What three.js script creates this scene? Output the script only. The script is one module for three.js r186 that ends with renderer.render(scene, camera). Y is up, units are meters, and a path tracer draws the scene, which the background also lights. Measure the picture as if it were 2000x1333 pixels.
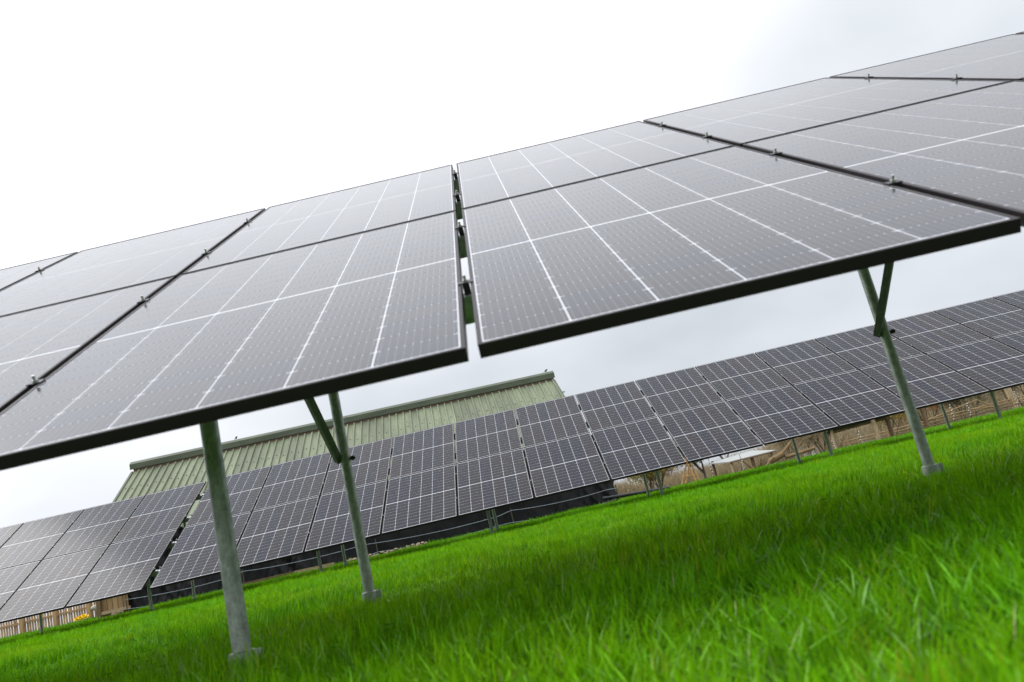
import * as THREE from 'three';
import { mergeGeometries } from 'three/addons/utils/BufferGeometryUtils.js';
import { ImprovedNoise } from 'three/addons/math/ImprovedNoise.js';

// ---------------------------------------------------------------- camera, sky, sun, exposure
const Y0 = 0.6;                                   // height of the near array's lower edge
const scene = new THREE.Scene();
const camera = new THREE.PerspectiveCamera(45.26, 1024 / 682, 0.05, 900);
camera.rotation.order = 'YXZ';
camera.position.set(0.0754, Y0 - 0.3673, 1.6168);
camera.rotation.set(0.2181, -0.0043, -0.2305);
camera.focus = 9;
camera.userData.fStop = 4.4;

const SUN = new THREE.Vector3(-0.644, 0.731, -0.226).normalize();
const sun = new THREE.DirectionalLight(new THREE.Color(1, 0.97, 0.925), 1.2);
sun.position.copy(SUN).multiplyScalar(60); sun.target.position.set(0, 0, 0);
sun.castShadow = true; sun.shadow.radius = 69;
sun.shadow.mapSize.set(2048, 2048);
Object.assign(sun.shadow.camera, { left: -30, right: 30, top: 30, bottom: -30, near: 1, far: 140 });
scene.add(sun, sun.target);

const noise = new ImprovedNoise();
function fbm(x, y, z, o = 5) { let s = 0, a = 0.5; for (let i = 0; i < o; i++) { s += a * noise.noise(x, y, z); x *= 2.03; y *= 2.03; z *= 2.03; a *= 0.5; } return s; }
{
  const W = 1024, H = 512, data = new Float32Array(W * H * 4);
  for (let r = 0; r < H; r++) for (let c = 0; c < W; c++) {
    const el = ((r + 0.5) / H - 0.5) * Math.PI, az = ((c + 0.5) / W - 0.5) * 2 * Math.PI;
    const y = Math.sin(el), x = Math.cos(az) * Math.cos(el), z = Math.sin(az) * Math.cos(el);
    const e = Math.max(0, y), ang = Math.acos(THREE.MathUtils.clamp(x * SUN.x + y * SUN.y + z * SUN.z, -1, 1));
    let L = 0.655 + 0.80 * e + 0.35 * Math.pow(e, 6) + 0.64 * Math.exp(-Math.pow(ang / 0.98, 2));
    const k = 1 / (e + 0.32);                       // a cloud deck seen in perspective
    const n = fbm(x * k * 1.15 + 3.1, z * k * 1.15 - 1.7, 2.4, 6), m = fbm(x * k * 0.4 - 5.2, z * k * 0.4 + 8.3, 7.1, 3);
    L *= 1 + 0.44 * n + 0.24 * m;
    const b = THREE.MathUtils.clamp((1.05 - L) / 0.5, 0, 1), i = (r * W + c) * 4;
    data[i] = L * (0.975 - 0.05 * b); data[i + 1] = L * (1.0 + 0.01 * b); data[i + 2] = L * (1.05 + 0.06 * b); data[i + 3] = 1;
  }
  const sky = new THREE.DataTexture(data, W, H, THREE.RGBAFormat, THREE.FloatType);
  sky.mapping = THREE.EquirectangularReflectionMapping; sky.magFilter = THREE.LinearFilter; sky.minFilter = THREE.LinearFilter; sky.needsUpdate = true;
  scene.background = sky; scene.environment = sky;
}
const renderer = new THREE.WebGLRenderer({ antialias: true });
renderer.toneMapping = THREE.LinearToneMapping;
renderer.toneMappingExposure = 1.0;
renderer.shadowMap.enabled = true;

// ---------------------------------------------------------------- helpers
function rng(seed) { return () => { seed = (seed + 0x6d2b79f5) | 0; let t = Math.imul(seed ^ (seed >>> 15), 1 | seed); t = (t + Math.imul(t ^ (t >>> 7), 61 | t)) ^ t; return ((t ^ (t >>> 14)) >>> 0) / 4294967296; }; }
const V = (x, y, z) => new THREE.Vector3(x, y, z);
const used = new Map();
function numbered(n) { const k = used.get(n) ?? 0; used.set(n, k + 1); return k ? n + '_' + String(k).padStart(3, '0') : n; }
function thing(name, label, category, pos = [0, 0, 0], turn = 0, group) {
  const o = new THREE.Group(); o.name = numbered(name); o.position.set(...pos); o.rotation.y = turn;
  o.userData = { label, category }; if (group) o.userData.group = group; scene.add(o); return o;
}
function tag(o, label, category, group) { o.userData = { label, category }; if (group) o.userData.group = group; return o; }
function part(name, geo, mat, parent, label) {
  const m = new THREE.Mesh(Array.isArray(geo) ? merge(geo) : geo, mat); m.name = parent === scene ? numbered(name) : name;
  m.castShadow = m.receiveShadow = true; if (label) m.userData.label = label; parent.add(m); return m;
}
function merge(list) {
  list = list.map((g) => { const n = g.index ? g.toNonIndexed() : g; for (const k of Object.keys(n.attributes)) if (!['position', 'normal', 'uv'].includes(k)) n.deleteAttribute(k); return n; });
  return mergeGeometries(list);
}
function box(w, h, d, x = 0, y = 0, z = 0) { const g = new THREE.BoxGeometry(w, h, d); g.translate(x, y, z); return g; }
function rod(a, b, r0, r1 = r0, seg = 10, open = false) {
  const d = b.clone().sub(a), l = d.length(), g = new THREE.CylinderGeometry(r1, r0, l, seg, 1, open);
  const uv = g.attributes.uv; for (let i = 0; i < uv.count; i++) uv.setXY(i, uv.getX(i) * 2 * Math.PI * r0, uv.getY(i) * l);
  g.applyQuaternion(new THREE.Quaternion().setFromUnitVectors(V(0, 1, 0), d.normalize())); g.translate((a.x + b.x) / 2, (a.y + b.y) / 2, (a.z + b.z) / 2); return g;
}
// a bar of any cross-section (points in u, v) from a to b; u is turned as near as possible to the side vector
function bar(shapePts, a, b, side) {
  const s = new THREE.Shape(shapePts.map((p) => new THREE.Vector2(...p))), l = a.distanceTo(b);
  const g = new THREE.ExtrudeGeometry(s, { depth: l, bevelEnabled: false });
  const w = b.clone().sub(a).normalize(), v = w.clone().cross(side).normalize(), u = v.clone().cross(w).normalize();
  g.applyMatrix4(new THREE.Matrix4().makeBasis(u, v, w).setPosition(a)); return g;
}
const rectS = (w, h, x = 0, y = 0) => [[x - w / 2, y - h / 2], [x + w / 2, y - h / 2], [x + w / 2, y + h / 2], [x - w / 2, y + h / 2]];
function canvasTex(w, h, draw, srgb = true) {
  const c = document.createElement('canvas'); c.width = w; c.height = h; draw(c.getContext('2d'), w, h);
  const t = new THREE.CanvasTexture(c); t.wrapS = t.wrapT = THREE.RepeatWrapping; if (srgb) t.colorSpace = THREE.SRGBColorSpace; return t;
}
// a tiling noise picture; f(n1, n2, n3) -> [r, g, b] in 0..255
function noiseTex(size, seed, f, srgb = true, sx = 1, sy = 1) {
  const d = new Uint8Array(size * size * 4), T = Math.PI * 2;
  for (let y = 0; y < size; y++) for (let x = 0; x < size; x++) {
    const u = x / size, v = y / size;
    const p = (k, o) => { const a = [Math.cos(T * u) * k * sx, Math.sin(T * u) * k * sx, Math.cos(T * v) * k * sy]; const b = Math.sin(T * v) * k * sy; return fbm(a[0] + seed + b * 0.83, a[1] + b * 0.57, a[2] + o + b * 0.31, 4); };
    const c = f(p(0.6, 1), p(1.8, 5), p(6, 9), u, v), i = (y * size + x) * 4;
    d[i] = c[0]; d[i + 1] = c[1]; d[i + 2] = c[2]; d[i + 3] = 255;
  }
  const t = new THREE.DataTexture(d, size, size); t.wrapS = t.wrapT = THREE.RepeatWrapping; t.magFilter = THREE.LinearFilter; t.minFilter = THREE.LinearFilter;
  if (srgb) t.colorSpace = THREE.SRGBColorSpace; t.needsUpdate = true; return t;
}
const lin = (r, g, b) => new THREE.Color().setRGB(r, g, b);
const std = (o) => new THREE.MeshStandardMaterial(o), phys = (o) => new THREE.MeshPhysicalMaterial(o);
const clampB = (v) => Math.max(0, Math.min(255, v));

// ---------------------------------------------------------------- materials
const galvTex = noiseTex(256, 2.3, (a, b, c) => { const v = 170 + 46 * b + 34 * c + 40 * a; return [clampB(v * 0.96), clampB(v), clampB(v * 0.95)]; });
galvTex.repeat.set(4, 3);
const galvRough = noiseTex(128, 9.7, (a, b, c) => { const v = 126 + 60 * b + 40 * c; return [v, clampB(v), v]; }, false);
galvRough.repeat.set(4, 3);
const M = {
  galv: std({ map: galvTex, roughnessMap: galvRough, roughness: 1, metalness: 0.4 }),
  strut: std({ map: galvTex, color: lin(0.42, 0.40, 0.43), roughness: 0.55, metalness: 0.25 }),
  rail: std({ color: lin(0.42, 0.44, 0.43), roughness: 0.42, metalness: 0.8 }),
  alu: std({ color: lin(0.78, 0.78, 0.77), roughness: 0.33, metalness: 0.9 }),
  bolt: std({ color: lin(0.62, 0.62, 0.6), roughness: 0.35, metalness: 0.85 }),
  black: std({ color: lin(0.013, 0.014, 0.016), roughness: 0.45 }),
  frame: phys({ color: lin(0.017, 0.0125, 0.0145), roughness: 0.45, specularIntensity: 0.5 }),
  sheet: phys({ color: lin(0.68, 0.69, 0.72), roughness: 0.15, ior: 1.3 }),
};
// one half cell: dark silicon crossed by ten printed ribbons with solder pads at both ends
function cellTex(r, g, b) {
  return canvasTex(640, 320, (x, w, h) => {
    x.fillStyle = `rgb(${r},${g},${b})`; x.fillRect(0, 0, w, h);
    x.globalAlpha = 0.18; x.fillStyle = '#8c93a4'; for (let i = 0; i < 40; i++) x.fillRect(0, (i + 0.5) * h / 40, w, 1);
    x.globalAlpha = 1;
    for (let i = 0; i < 10; i++) {
      const c = (i + 0.5) * w / 10; x.fillStyle = '#84878f'; x.fillRect(c - 1, 0, 2, h);
      x.fillStyle = '#c6c9d0'; for (const yy of [0, h - 9]) x.fillRect(c - 4, yy, 8, 9);
      x.fillStyle = '#9a9da5'; for (const yy of [h * 0.25, h * 0.5, h * 0.75]) x.fillRect(c - 2.2, yy - 3, 4.4, 6);
    }
  });
}
const cellMats = [[25, 25, 37], [28, 28, 34], [32, 28, 32], [22, 25, 42]].map((c) => phys({ map: cellTex(...c), roughness: 0.13, ior: 1.42 }));

// ---------------------------------------------------------------- terrain
function ground(x, z) {
  const xx = THREE.MathUtils.clamp(x, -16, 16);
  const zc = -THREE.MathUtils.clamp(-z, -6, 19.5 - 0.5 * THREE.MathUtils.smoothstep(-z, 17, 22));
  let y = Y0 - 0.6413 - 0.0076 * xx - 0.0155 * zc;
  if (z < -20) y -= 0.18 * THREE.MathUtils.smoothstep(-z, 20, 34);
  return y + 0.018 * noise.noise(x * 0.45, z * 0.45, 3.3) + 0.008 * noise.noise(x * 1.7, z * 1.7, 8.1);
}
{
  const xs = [], zs = [];
  for (let i = -90; i <= 90; i++) { const t = i / 90; xs.push(Math.sign(t) * (Math.abs(t) * 24 + Math.pow(Math.abs(t), 4) * 330)); }
  for (let i = 0; i <= 190; i++) { const t = i / 190; zs.push(14 - t * 48 - Math.pow(t, 5) * 420); }
  const pos = [], uv = [], idx = [];
  for (const z of zs) for (const x of xs) { pos.push(x, ground(x, z), z); uv.push(x, z); }
  for (let j = 0; j < zs.length - 1; j++) for (let i = 0; i < xs.length - 1; i++) { const a = j * xs.length + i, b = a + 1, c = a + xs.length, d = c + 1; idx.push(a, b, c, b, d, c); }
  const g = new THREE.BufferGeometry(); g.setAttribute('position', new THREE.Float32BufferAttribute(pos, 3)); g.setAttribute('uv', new THREE.Float32BufferAttribute(uv, 2)); g.setIndex(idx); g.computeVertexNormals();
  const t = noiseTex(256, 4.4, (a, b, c) => { const v = 1 + 0.9 * b + 0.5 * c; return [clampB(52 * v), clampB(72 * v), clampB(26 * v)]; }); t.repeat.set(0.7, 0.7);
  const m = part('ground', g, std({ map: t, roughness: 1 }), scene); m.userData = { kind: 'structure', label: 'grassy field floor rising gently towards the rear array' };
}

// ---------------------------------------------------------------- solar panels
const PW = 1.134, PH = 1.722, FT = 0.031, GAP = 0.025, RG = 0.02, LIP = 0.010;
const CW = 0.1815, CHT = 0.0913, CPX = 0.185, CPY = 0.0929, MX = (PW - (5 * CPX + CW)) / 2, MID = 0.012;
const rowZ = (half, r) => { const h = 8 * CPY + CHT; return half ? PH / 2 + MID / 2 + r * CPY : PH / 2 - MID / 2 - h + r * CPY; };
// local axes of a panel: x along the row, -z up the slope, y out of the glass; y = 0 is the frame's top
function frameGeo() {
  const c = 0.0012, prof = [[0, -FT], [LIP, -FT], [LIP, -0.0002], [LIP - 0.0004, 0], [c, 0], [0, -c]];   // u inward, v up
  const rot = (g, a, x, z) => { g.rotateY(a); g.translate(x, 0, z); return g; };
  const ex = (l) => { const g = new THREE.ExtrudeGeometry(new THREE.Shape(prof.map((p) => new THREE.Vector2(...p))), { depth: l, bevelEnabled: false }); return g; };
  // extruded along +z with u = +x: a left side bar as it stands
  const left = ex(PH - 2 * LIP); left.translate(0, 0, -PH + LIP);
  const right = ex(PH - 2 * LIP); rot(right, Math.PI, PW, -LIP);
  const bottom = ex(PW); rot(bottom, Math.PI / 2, 0, 0);        // u -> -z
  const top = ex(PW); rot(top, -Math.PI / 2, PW, -PH);          // u -> +z
  return merge([left, right, bottom, top]);
}
const FRAME = frameGeo();
const SHEET = box(PW - 2 * LIP, 0.004, PH - 2 * LIP, PW / 2, -0.0042, -PH / 2);
function cellShape() {
  const a = 0.0092, b = 0.0027, s = new THREE.Shape();
  s.moveTo(a, 0); s.lineTo(CW - a, 0); s.lineTo(CW, b); s.lineTo(CW, CHT - b); s.lineTo(CW - a, CHT); s.lineTo(a, CHT); s.lineTo(0, CHT - b); s.lineTo(0, b); s.closePath();
  const g = new THREE.ExtrudeGeometry(s, { depth: 0.00025, bevelEnabled: false }), p = g.attributes.position, uv = g.attributes.uv;
  for (let i = 0; i < p.count; i++) uv.setXY(i, p.getX(i) / CW, p.getY(i) / CHT);
  g.rotateX(-Math.PI / 2); g.translate(0, -0.00215, 0); return g;   // shape y -> -z
}
const CELL = cellShape();
const stripMats = [[0.018, 0.0175, 0.025], [0.020, 0.0185, 0.023], [0.0225, 0.019, 0.022], [0.016, 0.0165, 0.027]].map((c) => phys({ color: lin(...c), roughness: 0.14, ior: 1.2 }));
const STRIPS = [0, 1].map((half) => { const l = []; for (let r = 0; r < 9; r++) { const g = CELL.clone(); g.scale(1, 1, 0.992); g.translate(0, 0, -rowZ(half, r)); l.push(g); } return merge(l); });
const rp = rng(77);
function panelProto(fine, frameMat) {
  const o = new THREE.Group();
  part('frame', FRAME, frameMat, o); part('backing_sheet', SHEET, M.sheet, o);
  for (let half = 0; half < 2; half++) for (let c = 0; c < 6; c++) {
    const x = MX + c * CPX;
    if (!fine) { const m = part('cell_strip', STRIPS[half], stripMats[Math.floor(rp() * 4)], o); m.position.x = x; continue; }
    for (let r = 0; r < 9; r++) { const m = part('solar_cell', CELL, cellMats[Math.floor(rp() * 4)], o); m.position.set(x, 0, -rowZ(half, r)); }
  }
  return o;
}
const ORD = ['first', 'second', 'third', 'fourth', 'fifth', 'sixth', 'seventh', 'eighth', 'ninth', 'tenth', 'eleventh', 'twelfth', 'thirteenth', 'fourteenth', 'fifteenth', 'sixteenth'];
function rowMatrix(origin, yaw, slope) { return new THREE.Matrix4().makeTranslation(...origin).multiply(new THREE.Matrix4().makeRotationY(yaw)).multiply(new THREE.Matrix4().makeRotationZ(slope)); }
function placePanel(proto, row, tilt, a, s, label, group) {
  const o = proto.clone(); o.name = numbered('solar_panel'); o.userData = { label, category: 'solar panel', group };
  const m = row.clone().multiply(new THREE.Matrix4().makeTranslation(a, 0, 0)).multiply(new THREE.Matrix4().makeRotationX(tilt)).multiply(new THREE.Matrix4().makeTranslation(0, 0, -s));
  m.decompose(o.position, o.quaternion, o.scale); scene.add(o); return o;
}
// ---- racking: rails along the row, sloping beams, tube legs, braces and clamps, all one thing
const RAIL_S = [0.525, 1.335, 2.145, 2.955], RH = 0.075, BH = 0.085;
const clampTop = (g) => merge([box(g + 0.014, 0.003, 0.026, 0, 0.0018, 0), box(Math.min(g, 0.025) * 0.72, 0.03, 0.024, 0, -0.0135, 0)]);
const BOLT = merge([(() => { const g = new THREE.CylinderGeometry(0.0046, 0.0046, 0.08, 10); g.translate(0, -0.019, 0); return g; })(), (() => { const g = new THREE.CylinderGeometry(0.0075, 0.0075, 0.006, 6); g.translate(0, 0.0062, 0); return g; })()]);
const LEGR = 0.0262;
function rack(name, label, group, row, tilt, a0, a1, clampAs, gap, legs, braceDirs, silver, gOf) {
  const t = thing(name, label, 'mounting rack', [0, 0, 0], 0, group);
  row.decompose(t.position, t.quaternion, t.scale);
  const inv = row.clone().invert();
  const gLoc = (x, z) => { const w = V(x, 0, z).applyMatrix4(row); return ground(w.x, w.z) - w.y; };
  const c = Math.cos(tilt), s = Math.sin(tilt);
  const P = (a, sl, h) => V(a, sl * s + h * c, -sl * c + h * s);    // along row, up slope, above glass
  const railS = [[-0.02, 0], [0.02, 0], [0.02, 0.012], [-0.008, 0.012], [-0.008, RH - 0.012], [0.02, RH - 0.012], [0.02, RH], [-0.02, RH]];
  for (const sl of RAIL_S) {
    const side = P(0, 1, 0).sub(P(0, 0, 0));
    const g = bar(railS.map(([u, v]) => [u, v]), P(a0, sl, 0), P(a1, sl, 0), side);
    // bar's v axis is w x u; shift so that the rail hangs below the frames
    g.computeBoundingBox(); const mid = g.boundingBox.getCenter(V(0, 0, 0)), want = P((a0 + a1) / 2, sl, -FT - RH / 2 - 0.001); g.translate(want.x - mid.x, want.y - mid.y, want.z - mid.z);
    part('rail', g, silver ? M.rail : M.galv, t);
  }
  const CT = clampTop(gap);
  for (const a of clampAs) for (const sl of RAIL_S) {
    const m = part('clamp', CT, silver && (a === a0x(a0) || a === a1x(a1)) ? M.alu : M.black, t); m.position.copy(P(a, sl, 0)); m.rotation.x = tilt;
    const b = part('bolt', BOLT, M.bolt, m);
  }
  const done = new Set();
  for (const [a, d, kind] of legs) {
    const ax = Math.round(a * 100);
    if (!done.has(ax)) {
      done.add(ax);
      const bs = [[-0.025, 0], [0.025, 0], [0.025, 0.006], [-0.019, 0.006], [-0.019, BH - 0.006], [0.025, BH - 0.006], [0.025, BH], [-0.025, BH]];
      const g = bar(bs, P(a, 0.82, 0), P(a, 3.14, 0), V(1, 0, 0));
      g.computeBoundingBox(); const mid = g.boundingBox.getCenter(V(0, 0, 0)), want = P(a, 1.98, -FT - RH - BH / 2 - 0.003); g.translate(want.x - mid.x, want.y - mid.y, want.z - mid.z);
      part('beam', g, M.galv, t);
    }
    const yTop = d * Math.tan(tilt) - (FT + RH + 0.01) / c, yG = gLoc(a, -d);
    const leg = part('leg', rod(V(a, yG - 0.15, -d), V(a, yTop - 0.05, -d), LEGR, LEGR, 20), M.galv, t);
    const col = [rod(V(a, yG - 0.12, -d), V(a, yG + 0.086, -d), 0.039, 0.0385, 22), rod(V(a, yG + 0.0865, -d), V(a, yG + 0.09, -d), 0.0385, 0.030, 22)];
    col.push(box(0.022, 0.05, 0.014, a + 0.046, yG + 0.062, -d + 0.004));
    part('ground_collar', col, M.galv, leg);
    part('collar_bolt', [rod(V(a + 0.05, yG + 0.034, -d + 0.012), V(a + 0.05, yG + 0.034, -d + 0.045), 0.007, 0.007, 8), rod(V(a + 0.04, yG + 0.022, -d), V(a + 0.108, yG + 0.018, -d + 0.004), 0.009, 0.009, 8), box(0.02, 0.024, 0.024, a + 0.1, yG + 0.018, -d + 0.004)], M.bolt, leg);
    if (kind) {                                                     // a rear leg with a brace running forward to the beam
      const y0 = kind.y, d1 = kind.d1, L = [[0, 0], [0.023, 0.025], [0.020, 0.028], [0, 0.006], [-0.020, 0.028], [-0.023, 0.025]];
      const p0 = V(a - 0.034, y0, -d + 0.012), p1 = V(a - 0.034, d1 * Math.tan(tilt) - (FT + RH + 0.02) / c, -d1);
      const br = part('brace', bar(L, p0, p1, V(1, 0, 0)), M.strut, t);
      part('brace_bolt', [rod(V(a - 0.05, y0 + 0.018, -d + 0.004), V(a + 0.052, y0 + 0.018, -d + 0.004), 0.006, 0.006, 8), box(0.014, 0.02, 0.02, a + 0.038, y0 + 0.018, -d + 0.004)], M.black, br);
    }
  }
  return t;
}
const a0x = (v) => v, a1x = (v) => v;

// near array
const TH1 = 0.5449, P1 = PW + GAP, rowN = rowMatrix([0, Y0, 0], 0, 0);
{
  const fine = panelProto(true, M.frame), coarse = panelProto(false, M.frame);
  for (let k = -4; k <= 3; k++) for (let tier = 0; tier < 2; tier++) {
    const seen = tier ? k >= -3 : k >= -2 && k <= 1, n = k < 0 ? -k - 1 : k;
    placePanel(seen ? fine : coarse, rowN, TH1, k * P1 + GAP / 2, tier * (PH + RG),
      `${tier ? 'upper' : 'lower'} panel of the near array, ${ORD[n]} column ${k < 0 ? 'left' : 'right'} of its see-through gap`, 'panels of the near array');
  }
  const joints = []; for (let j = -3; j <= 3; j++) joints.push(j * P1);
  const xA = -0.8467, S = 2.7528, legs = [];
  for (let n = -1; n <= 1; n++) legs.push([xA + n * S, 0.765], [xA + n * S, 2.4326, n < 0 ? null : { y: Y0 - 0.6 + 0.118, d1: 1.53 }]);
  legs.push([xA + 2 * S, 0.765], [xA + 2 * S, 2.4326]);
  rack('panel_rack', 'galvanized tube leg rack carrying the big near array close overhead', null, rowN, TH1, -4 * P1, 4 * P1, joints, GAP, legs, null, false);
}
// rear arrays
const TH2 = 0.5333, TH3 = 0.5308, P2 = 1.159, G2 = P2 - PW;
const rowR = rowMatrix([1.0825, Y0 - 0.0252, -10.6524], 0.0097, 0.0010);
const rowL = rowMatrix([-6.0176, Y0 - 0.0196, -10.6609], 0.0108, -0.0039);
{
  const protos = [0, 1, 2].map(() => panelProto(false, M.frame));
  const grp = 'panels of the rear right table', grpL = 'panels of the rear left table';
  let q = 0;
  for (let k = -6; k <= 8; k++) for (let tier = 0; tier < 2; tier++) {
    placePanel(protos[q++ % 3], rowR, TH2, k * P2 + G2 / 2, tier * (PH + RG), `${tier ? 'upper' : 'lower'} panel of the rear array, ${ORD[k + 6]} column right of its open slot`, grp);
  }
  for (let k = 0; k < 4; k++) for (let tier = 0; tier < 2; tier++) {
    placePanel(protos[q++ % 3], rowL, TH3, -PW - k * P2, tier * (PH + RG), `${tier ? 'upper' : 'lower'} panel of the rear array, ${ORD[k]} column left of its open slot`, grpL);
  }
  const S = 2.7528, legsR = [];
  for (let k = -2; k <= 3; k++) { const a = -1.931 + k * S; if (a < -6.9) continue; legsR.push([a, 0.95], [a, 2.6, { y: 0.2, d1: 1.7 }]); }
  const jr = [-6 * P2 + 0.005]; for (let j = -5; j <= 8; j++) jr.push(j * P2); 
  rack('panel_rack', 'galvanized leg rack under the rear array right of the open slot', null, rowR, TH2, -6.9415 - 0.055, 9 * P2, jr, G2, legsR, null, true);
  const jl = [0.014]; for (let j = 0; j < 3; j++) jl.push(-PW - G2 / 2 - j * P2);
  rack('panel_rack', 'galvanized leg rack under the rear array left of the open slot', null, rowL, TH3, -4 * P2, 0.055, jl, G2, [[-0.335, 0.95], [-0.335, 2.6], [-3.088, 0.95], [-3.088, 2.6]], null, true);
}

// ---------------------------------------------------------------- barn
const BYAW = 0.094, barnO = V(0, Y0 + 3.737, -22);
const barnM = new THREE.Matrix4().makeTranslation(barnO.x, barnO.y, barnO.z).multiply(new THREE.Matrix4().makeRotationY(BYAW));
const BL = -10.95, BR = 1.08, HALF = 3.5, PITCH = 0.555;
{
  const b = thing('barn', 'long low barn with weathered green ribbed metal roof and raised ridge cap', 'barn', barnO.toArray(), BYAW);
  const roofT = noiseTex(256, 6.1, (a, bb, c, u, v) => { const k = 1 + 0.26 * a + 0.16 * bb + 0.14 * c; return [clampB(116 * k), clampB(124 * k), clampB(99 * k)]; }, true, 1.4, 0.5);
  roofT.repeat.set(0.37, 0.23);
  const roofMs = [0.92, 1, 1.06].map((k) => std({ map: roofT, color: lin(k, k, k * 0.98), roughness: 0.62, metalness: 0.1 }));
  const capM = std({ map: roofT, color: lin(0.52, 0.55, 0.55), roughness: 0.6, metalness: 0.1 }), rust = std({ color: lin(0.16, 0.105, 0.075), roughness: 0.9 }), darkM = std({ color: lin(0.03, 0.032, 0.028), roughness: 0.9 });
  const roof = part('roof', [box(BR - BL - 0.1, 0.05, 0.2, (BR + BL) / 2, -0.36, 0)], darkM, b);
  // ribbed sheets, 0.2 m from rib to rib, five pans to a sheet
  const pitch = 0.2, slopeL = (HALF - 0.14) / Math.cos(PITCH), n = Math.round((BR - BL) / 1.0), w = (BR - BL) / n, rib = w / 5;
  const prof = []; for (let i = 0; i < 5; i++) { const o = i * rib; prof.push([o, 0], [o + rib - 0.050, 0], [o + rib - 0.044, 0.042], [o + rib - 0.008, 0.042], [o + rib, 0]); }
  const low = prof.slice().reverse().map(([x, y]) => [x, y - 0.004]);
  const sheetShape = new THREE.Shape([...prof, ...low].map((p) => new THREE.Vector2(...p)));
  const sheet = new THREE.ExtrudeGeometry(sheetShape, { depth: slopeL, bevelEnabled: false });   // along +z
  for (const sgn of [1, -1]) for (let i = 0; i < n; i++) {
    const g = sheet.clone(); const p = g.attributes.position, uv = g.attributes.uv; for (let k = 0; k < p.count; k++) uv.setXY(k, p.getX(k) + i * 1.37 + (sgn > 0 ? 0 : 9), p.getZ(k) + i * 0.71);
    if (sgn < 0) { g.rotateY(Math.PI); g.translate(w, 0, 0); }
    g.rotateX(sgn * PITCH); g.translate(BL + i * w, -0.305, sgn * 0.14);
    part('roof_sheet', g, roofMs[(i * 7 + 3) % 3], roof);
  }
  // fixing screws in two lines across the front slope
  const screws = []; for (let i = 0; i < n * 5; i++) for (const d of [1.02, 1.12]) { const x = BL + (i + 0.4) * rib; if ((i + (d > 1.1 ? 1 : 0)) % 2) continue; const y = -0.305 - d * Math.sin(PITCH) + 0.006, z = 0.14 + d * Math.cos(PITCH); const g = box(0.022, 0.014, 0.022); g.rotateX(PITCH); g.translate(x, y, z); screws.push(g); }
  part('screws', screws, darkM, roof).userData.kind = 'stuff';
  // ridge cap in lengths, standing clear of the sheets
  const capP = [[-0.17, -0.235], [-0.17, -0.085], [-0.05, -0.006], [0, 0], [0.05, -0.006], [0.17, -0.085], [0.17, -0.235], [0.163, -0.235], [0.163, -0.09], [0.048, -0.014], [-0.048, -0.014], [-0.163, -0.09], [-0.163, -0.235]];
  const L0 = BL - 0.07, L1 = BR + 0.07, nc = 4;
  for (let i = 0; i < nc; i++) { const a = L0 + (L1 - L0) * i / nc, e = L0 + (L1 - L0) * (i + 1) / nc - 0.004; const g = bar(capP, V(a, 0, 0), V(e, 0, 0), V(0, 0, 1)); g.computeBoundingBox(); if (g.boundingBox.max.y > 0.1) g.scale(1, -1, 1), g.index || flip(g); part('ridge_cap', g, capM, roof); }
  part('ridge_upstand', [box(BR - BL - 0.02, 0.16, 0.012, (BR + BL) / 2, -0.275, 0.125), box(BR - BL - 0.02, 0.16, 0.012, (BR + BL) / 2, -0.275, -0.125)], rust, roof);
  part('ridge_end', [box(0.01, 0.2, 0.235, BR - 0.02, -0.25, 0), box(0.01, 0.2, 0.235, BL + 0.02, -0.25, 0)], std({ color: lin(0.11, 0.125, 0.1), roughness: 0.8 }), roof);
  // verge trims
  for (const x of [BL - 0.02, BR + 0.02]) { const g = box(0.06, 0.09, slopeL); g.rotateX(PITCH); g.translate(x, -0.325 - Math.sin(PITCH) * slopeL / 2, 0.14 + Math.cos(PITCH) * slopeL / 2); part('verge_trim', g, capM, roof); }
  // timber walls, the front one almost hidden by sheeting
  const wood = std({ map: noiseTex(128, 3.7, (a, bb, c) => { const k = 1 + 0.5 * bb + 0.4 * c; return [clampB(104 * k), clampB(88 * k), clampB(68 * k)]; }, true, 3, 0.4), roughness: 0.9 });
  const yT = -0.33 - HALF * Math.tan(PITCH) + 0.12, yB = -barnO.y - 0.1, hW = yT - yB;
  const wz = HALF - 0.2;
  part('front_wall', box(BR - BL - 0.2, hW, 0.1, (BR + BL) / 2, (yT + yB) / 2, wz), wood, b);
  part('back_wall', box(BR - BL - 0.2, hW, 0.1, (BR + BL) / 2, (yT + yB) / 2, -wz), wood, b);
  for (const x of [BL + 0.1, BR - 0.1]) { const s = new THREE.Shape([[-wz, yB], [wz, yB], [wz, yT], [0, -0.42], [-wz, yT]].map((p) => new THREE.Vector2(...p))); const g = new THREE.ExtrudeGeometry(s, { depth: 0.1, bevelEnabled: false }); g.rotateY(Math.PI / 2); g.translate(x - 0.05, 0, 0); part('gable_wall', g, wood, b); }
  // boards showing at the left corner of the front
  for (let i = 0; i < 6; i++) part('board', box(0.105, 1.3, 0.03, BL + 0.16 + i * 0.115, yB + 0.85 + 0.03 * ((i * 5) % 3), wz + 0.07 + 0.006 * (i % 2)), wood, b);
  const pp = V(1.2, Y0 + 2.94, -21.3).applyMatrix4(barnM.clone().invert());
  part('pipe_end', rod(pp.clone().add(V(-0.35, 0.02, -0.1)), pp.clone().add(V(0.1, 0.0, 0.0)), 0.018, 0.018, 8), std({ color: lin(0.06, 0.33, 0.38), roughness: 0.5 }), b, 'teal pipe end sticking out beside the verge');
}
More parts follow.
